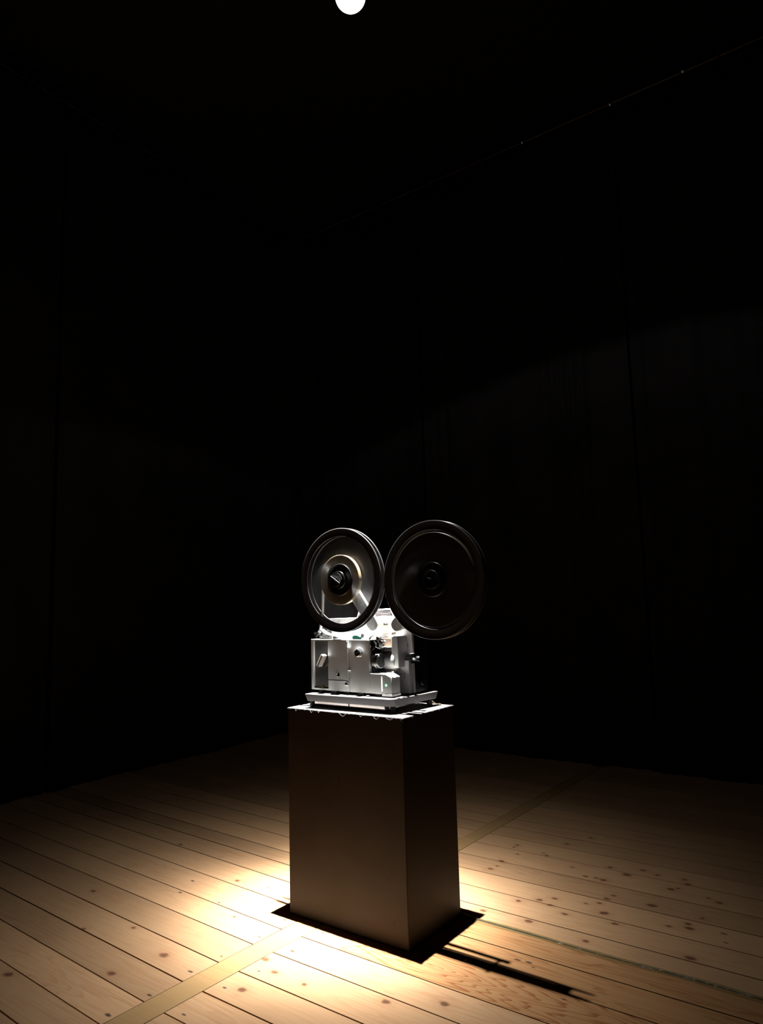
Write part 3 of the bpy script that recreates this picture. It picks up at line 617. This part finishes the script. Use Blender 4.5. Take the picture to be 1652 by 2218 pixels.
# sprocket and loop former: a cluster of dark rollers and guides
sc = thing  # (kept short) parts below are all children of the projector
bm = nb(); lathe(bm, [(0.017, 0.082), (0.019, 0.084), (0.0150, 0.088), (0.0150, 0.101), (0.019, 0.105), (0.019, 0.108), (0.012, 0.112), (0.012, 0.148)], (-0.196 + .012, 0, 0.938), 'Y', 36); sk = obj('sprocket', bm, 'black', PR, smooth=35)
bm = nb(); cyl(bm, (-0.184, 0, 0.938), 0.006, 0.076, 0.083, 'Y', 20, 0.001); obj('sprocket_cap', bm, 'chrome', sk, smooth=40)
bm = nb(); tube(bm, smoothpath([(-0.208, 0.10, 0.950), (-0.196, 0.10, 0.966), (-0.178, 0.10, 0.970), (-0.160, 0.10, 0.958), (-0.154, 0.10, 0.944)], 6), 0.006, 12, 0.0020); obj('sprocket_shoe', bm, 'black', sk, smooth=50)
bm = nb(); box(bm, -0.178, -0.150, 0.088, 0.118, 0.926, 0.931, ('Y', 0.35)); obj('film_shoe', bm, 'black', PR, bevel=0.001)
bm = nb(); lathe(bm, [(0.006, 0.09), (0.008, 0.092), (0.008, 0.104), (0.006, 0.106)], (-0.160, 0, 0.962), 'Y', 20); obj('guide_roller', bm, 'dark', PR, smooth=40)
bm = nb(); lathe(bm, [(0.005, 0.10), (0.007, 0.102), (0.007, 0.118), (0.005, 0.12)], (-0.150, 0, 0.948), 'Y', 20); obj('guide_roller', bm, 'mauve', PR, smooth=40)
bm = nb(); box(bm, -0.176, -0.150, 0.10, 0.135, 0.9125, 0.9255); obj('gate_block', bm, 'black', PR, bevel=0.002)

# top of the case: film guide, tag, green lever, left rollers
bm = nb(); tube(bm, smoothpath([(-0.452, 0.125, 0.990), (-0.43, 0.125, 0.978), (-0.405, 0.125, 0.970), (-0.372, 0.125, 0.966)], 6), 0.014, 10, 0.003); obj('film_guide', bm, 'panel', PR, smooth=50)
bm = nb(); box(bm, -0.452, -0.402, 0.112, 0.128, 0.9565, 0.9675); obj('guide_bracket', bm, 'panel', PR, bevel=0.0025)
bm = nb(); box(bm, -0.402, -0.372, 0.130, 0.16, 0.9565, 0.964); obj('guide_foot', bm, 'mauve', PR, bevel=0.001)
bm = nb(); lathe(bm, [(0.008, 0.10), (0.011, 0.102), (0.008, 0.106), (0.008, 0.122), (0.011, 0.126), (0.008, 0.13)], (-0.462, 0, 0.972), 'Y', 24); rl = obj('film_roller', bm, 'black', PR, smooth=35)
bm = nb(); box(bm, -0.478, -0.452, 0.13, 0.186, 0.960, 0.985); obj('roller_bracket', bm, 'black', PR, bevel=0.002)
bm = nb(); prism(bm, [(-0.510, 1.012), (-0.510, 0.988), (-0.487, 0.984), (-0.476, 0.990), (-0.476, 1.012)], 0.178, 0.186, 'Y'); obj('threading_lever', bm, 'base', PR, bevel=0.001)
bm = nb(); prism(bm, [(-0.292, 0.9572), (-0.292, 0.966), (-0.284, 0.970), (-0.268, 0.970), (-0.258, 0.966), (-0.250, 0.965), (-0.250, 0.961), (-0.258, 0.9572)], 0.112, 0.124, 'Y'); gl_ = obj('start_lever', bm, 'green', PR, bevel=0.0012, label='green plastic lever')
bm = nb(); box(bm, -0.250, -0.236, 0.110, 0.126, 0.9625, 0.976, ('Y', 0.3)); obj('lever_tip', bm, 'mauve', gl_, bevel=0.001)

BODY = Vector((0, 0, 0))
# reel arms
def capsule(p0, p1, r, n=14):
    a = math.atan2(p1[1] - p0[1], p1[0] - p0[0]); P = []
    for k in range(n + 1): q = a + PI / 2 + PI * k / n; P.append((p0[0] + r * math.cos(q), p0[1] + r * math.sin(q)))
    for k in range(n + 1): q = a - PI / 2 + PI * k / n; P.append((p1[0] + r * math.cos(q), p1[1] + r * math.sin(q)))
    return P
CL = (-0.3245, 1.1775); CR = (0.080, 1.1638)
RL, RR = 0.1925, 0.2005
for (c, foot, lab) in ((CL, (-0.205, 1.0125), 'supply reel arm'), (CR, (-0.098, 1.012), 'take-up reel arm')):
    bm = nb(); prism(bm, capsule(foot, c, 0.0235), 0.119, 0.132, 'Y'); am = obj('reel_arm', bm, 'panel', PR, bevel=0.0015, smooth=35)
    bm = nb(); cyl(bm, (foot[0], 0, foot[1]), 0.018, 0.132, 0.1812, 'Y', 28); obj('arm_pivot', bm, 'panel', am, smooth=35)
    bm = nb(); cyl(bm, (c[0], 0, c[1]), 0.0042, 0.101, 0.12, 'Y', 20, 0.001); obj('spindle', bm, 'chrome', am, smooth=35)
    s_ = Vector((foot[0] + (c[0] - foot[0]) * 0.42, 0, foot[1] + (c[1] - foot[1]) * 0.42))
    bm = nb(); cyl(bm, s_, 0.003, 0.1175, 0.12, 'Y', 14); obj('arm_screw', bm, 'satin', am)

# ------------------------------------------------------------------ film reels
def reel(c, R, roll_r, label, hub_tilt, roll_dx=0.0, lock=True):
    x, z = c; t = thing('film_reel', label, 'film reel', (x, 0.086, z - R), 'large film reels on the projector arms')
    Ri = R * 0.838; DY = 0.008                        # the reel's own depth on the spindle
    for (y0, y1, nm) in ((0.0735, 0.0765, 'front'), (0.0965, 0.0995, 'back')):
        s = -1 if nm == 'front' else 1
        ya, yb = (y0, y1)
        # solid black outer band with rolled edges, closed profile
        ym = (ya + yb) / 2; pr = []
        for k in range(12):
            a = 2 * PI * k / 12
            if math.cos(a) >= -0.01: pr.append((R - 0.0028 + 0.0028 * math.cos(a), ym + 0.0028 * math.sin(a)))
        pr.sort(key=lambda q: q[1])
        inner = []
        for k in range(12):
            a = 2 * PI * k / 12
            if math.cos(a) <= 0.01: inner.append((Ri + 0.0018 + 0.0018 * math.cos(a), ym + 0.0022 * math.sin(a)))
        inner.sort(key=lambda q: -q[1])
        prof = pr + [(R - 0.006, ym + 0.0010), (Ri + 0.005, ym + 0.0010)] + inner + [(Ri + 0.005, ym - 0.0010), (R - 0.006, ym - 0.0010)]
        bm = nb(); lathe(bm, prof, (x, DY, z), 'Y', 128, closed=True); ob = obj('flange_rim', bm, 'reelblack', t, smooth=50)
        bm = nb(); lathe(bm, [(Ri + 0.001, ym - 0.0006), (Ri + 0.001, ym + 0.0006), (0.018, ym + 0.0006), (0.018, ym - 0.0006)], (x, DY, z), 'Y', 96, closed=True)
        obj('flange', bm, 'flange', ob, smooth=40, label='smoked clear plastic disc')
        if nm == 'front':                             # fine radial ribs added to give the disc its soft highlight
            bm = nb()
            for k in range(320):
                a = 2 * PI * k / 320; tv = Vector((-math.sin(a), 0, math.cos(a))); rv = Vector((math.cos(a), 0, math.sin(a))); c0 = Vector((x, DY, z))
                Q = []
                for r_ in (0.064, Ri - 0.001):
                    w = 0.00028; h = 0.00042
                    Q.append([bm.verts.new(c0 + rv * r_ + tv * w + Vector((0, ym - 0.0006, 0))), bm.verts.new(c0 + rv * r_ + Vector((0, ym - 0.0006 - h, 0))), bm.verts.new(c0 + rv * r_ - tv * w + Vector((0, ym - 0.0006, 0)))])
                bm.faces.new((Q[0][0], Q[1][0], Q[1][1], Q[0][1])); bm.faces.new((Q[0][1], Q[1][1], Q[1][2], Q[0][2]))
            obj('ribs', bm, 'rib' if lock else 'rib_dim', ob)['kind'] = 'stuff'
    bm = nb(); lathe(bm, [(0.060, 0.0780), (0.0625, 0.0775), (roll_r - .001, 0.0775), (roll_r, 0.0785), (roll_r, 0.0945), (roll_r - .001, 0.0955), (0.060, 0.0955)], (x + roll_dx, DY, z), 'Y', 128, closed=True)
    obj('film_roll', bm, 'film' if lock else 'film2', t, smooth=40, label='wound brown film')
    bm = nb(); lathe(bm, [(0.0, 0.0770), (0.052, 0.0770), (0.054, 0.0740), (0.0575, 0.0740), (0.0595, 0.0760), (0.0595, 0.0958), (0.0, 0.0958)], (x, DY, z), 'Y', 96); core = obj('core', bm, 'core', t, smooth=35, label='black reel core')
    bm = nb(); lathe(bm, [(0.0320, 0.0768), (0.0330, 0.070), (0.0310, 0.0665), (0.0275, 0.0668), (0.0265, 0.0765)], (x, DY, z), 'Y', 48, closed=True); obj('hub_ring', bm, 'black', core, smooth=35)
    if lock:
        bm = nb(); lathe(bm, [(0.0, 0.0480), (0.0045, 0.0480), (0.0050, 0.0535), (0.0240, 0.0505), (0.0262, 0.0515), (0.0262, 0.0535), (0.0190, 0.0580), (0.0180, 0.0765)], (x, DY, z), 'Y', 48); cap = obj('spindle_lock', bm, 'black', t, smooth=30)
        bm = nb(); lathe(bm, [(0.0252, 0.0500), (0.0264, 0.0506), (0.0264, 0.0515), (0.0252, 0.0520)], (x, DY, z), 'Y', 48, closed=True); obj('lock_ring', bm, 'chrome', cap, smooth=40)
        bm = nb(); box(bm, x - 0.0250, x + 0.0250, 0.0465 + DY, 0.0500 + DY, z - 0.0018, z + 0.0018, ('Y', hub_tilt)); obj('lock_bar', bm, 'chrome', cap, bevel=0.0006)
        bm = nb(); lathe(bm, [(0.0, 0.044), (0.003, 0.0442), (0.0040, 0.046), (0.0040, 0.0480)], (x, DY, z), 'Y', 20); obj('lock_pin', bm, 'chrome', cap, smooth=50)
    else:
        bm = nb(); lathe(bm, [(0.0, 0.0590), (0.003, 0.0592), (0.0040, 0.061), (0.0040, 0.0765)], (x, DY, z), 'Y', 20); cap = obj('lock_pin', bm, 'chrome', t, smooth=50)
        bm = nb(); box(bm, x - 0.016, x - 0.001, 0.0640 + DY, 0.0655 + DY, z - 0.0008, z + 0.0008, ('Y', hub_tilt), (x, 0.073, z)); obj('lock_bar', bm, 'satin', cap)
    return t
reel(CL, RL, 0.0925, 'left film reel, brightly rimmed with a small roll of film, film running down from it', 0.57, -0.003)
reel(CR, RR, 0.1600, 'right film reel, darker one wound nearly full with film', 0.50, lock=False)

# film strand from the left reel down to the roller
bm = nb(); W0, W1 = 0.0865, 0.1025
pth = smoothpath([(-0.4155, 0, 1.190), (-0.4185, 0, 1.15), (-0.4225, 0, 1.10), (-0.4270, 0, 1.05), (-0.4330, 0, 1.02), (-0.4420, 0, 0.995), (-0.4500, 0, 0.984)], 4)
A = [bm.verts.new((p.x, W0 + (0.012 * i / len(pth)), p.z)) for i, p in enumerate(pth)]; B = [bm.verts.new((p.x, W1 + (0.012 * i / len(pth)), p.z)) for i, p in enumerate(pth)]
for i in range(len(pth) - 1): bm.faces.new((A[i], A[i + 1], B[i + 1], B[i]))
fs_ = obj('film_strip', bm, 'filmstrip', smooth=60); sm = fs_.modifiers.new('thickness', 'SOLIDIFY'); sm.thickness = 0.0004
tag(fs_, 'grey strip of film running down from the left reel to the projector', 'film')

# ------------------------------------------------------------------ cables and tape
bm = nb()
tube(bm, smoothpath([(-0.12, 0.270, 0.765), (-0.10, 0.300, 0.745), (-0.072, 0.312, PT + .0050), (-0.052, 0.310, PT + .0050), (-0.040, 0.302, PT + .0050), (-0.040, 0.288, PT + .0050), (-0.055, 0.275, PT + .0050), (-0.075, 0.275, PT + .0050), (-0.12, 0.29, PT + .0050), (-0.2, 0.308, PT + .0050), (-0.25, 0.320, PT + .0065), (-0.262, 0.331, PT + .002),
                     (-0.264, 0.336, PT - .04), (-0.262, 0.336, 0.4), (-0.258, 0.336, 0.06), (-0.245, 0.336, 0.012), (-0.20, 0.336, 0.0022), (-0.08, 0.331, 0.0022), (0.0, 0.326, 0.0022), (0.06, 0.318, 0.0022)] + [(0.10 + 0.16 * i, 0.313 + 0.004 * math.sin(i * 1.9), 0.0022) for i in range(1, 22)], 8), 0.0020, 8)
tag(obj('power_cable', bm, 'cord', smooth=50), 'thin brown cable behind the projector base, running right under the clear tape', 'cable')
bm = nb(); rnd = random.Random(11); xs = [0.055 + 0.012 * i for i in range(280)]; rows = []
for i, x in enumerate(xs):
    w = 0.017 + 0.002 * math.sin(i * .21); yc = 0.313 + 0.004 * math.sin((x - .1) / .16 * 1.9) - 0.001; row = []
    for k, u in enumerate((-1.0, -0.55, -0.28, -0.12, 0.12, 0.28, 0.55, 1.0)):
        hz = {0: 0.0005, 1: 0.0012, 2: 0.0035, 3: 0.0052, 4: 0.0052, 5: 0.0035, 6: 0.0012, 7: 0.0005}[k]
        row.append(bm.verts.new((x + rnd.uniform(-.002, .002), yc + u * w, hz + (rnd.uniform(0, .0022) if 0 < k < 7 else 0))))
    rows.append(row)
for a, b in zip(rows, rows[1:]):
    for k in range(7): bm.faces.new((a[k], b[k], b[k + 1], a[k + 1]))
tag(obj('clear_tape', bm, 'tape', smooth=70), 'long crinkled strip of clear tape over the cable, right of the plinth', 'tape')
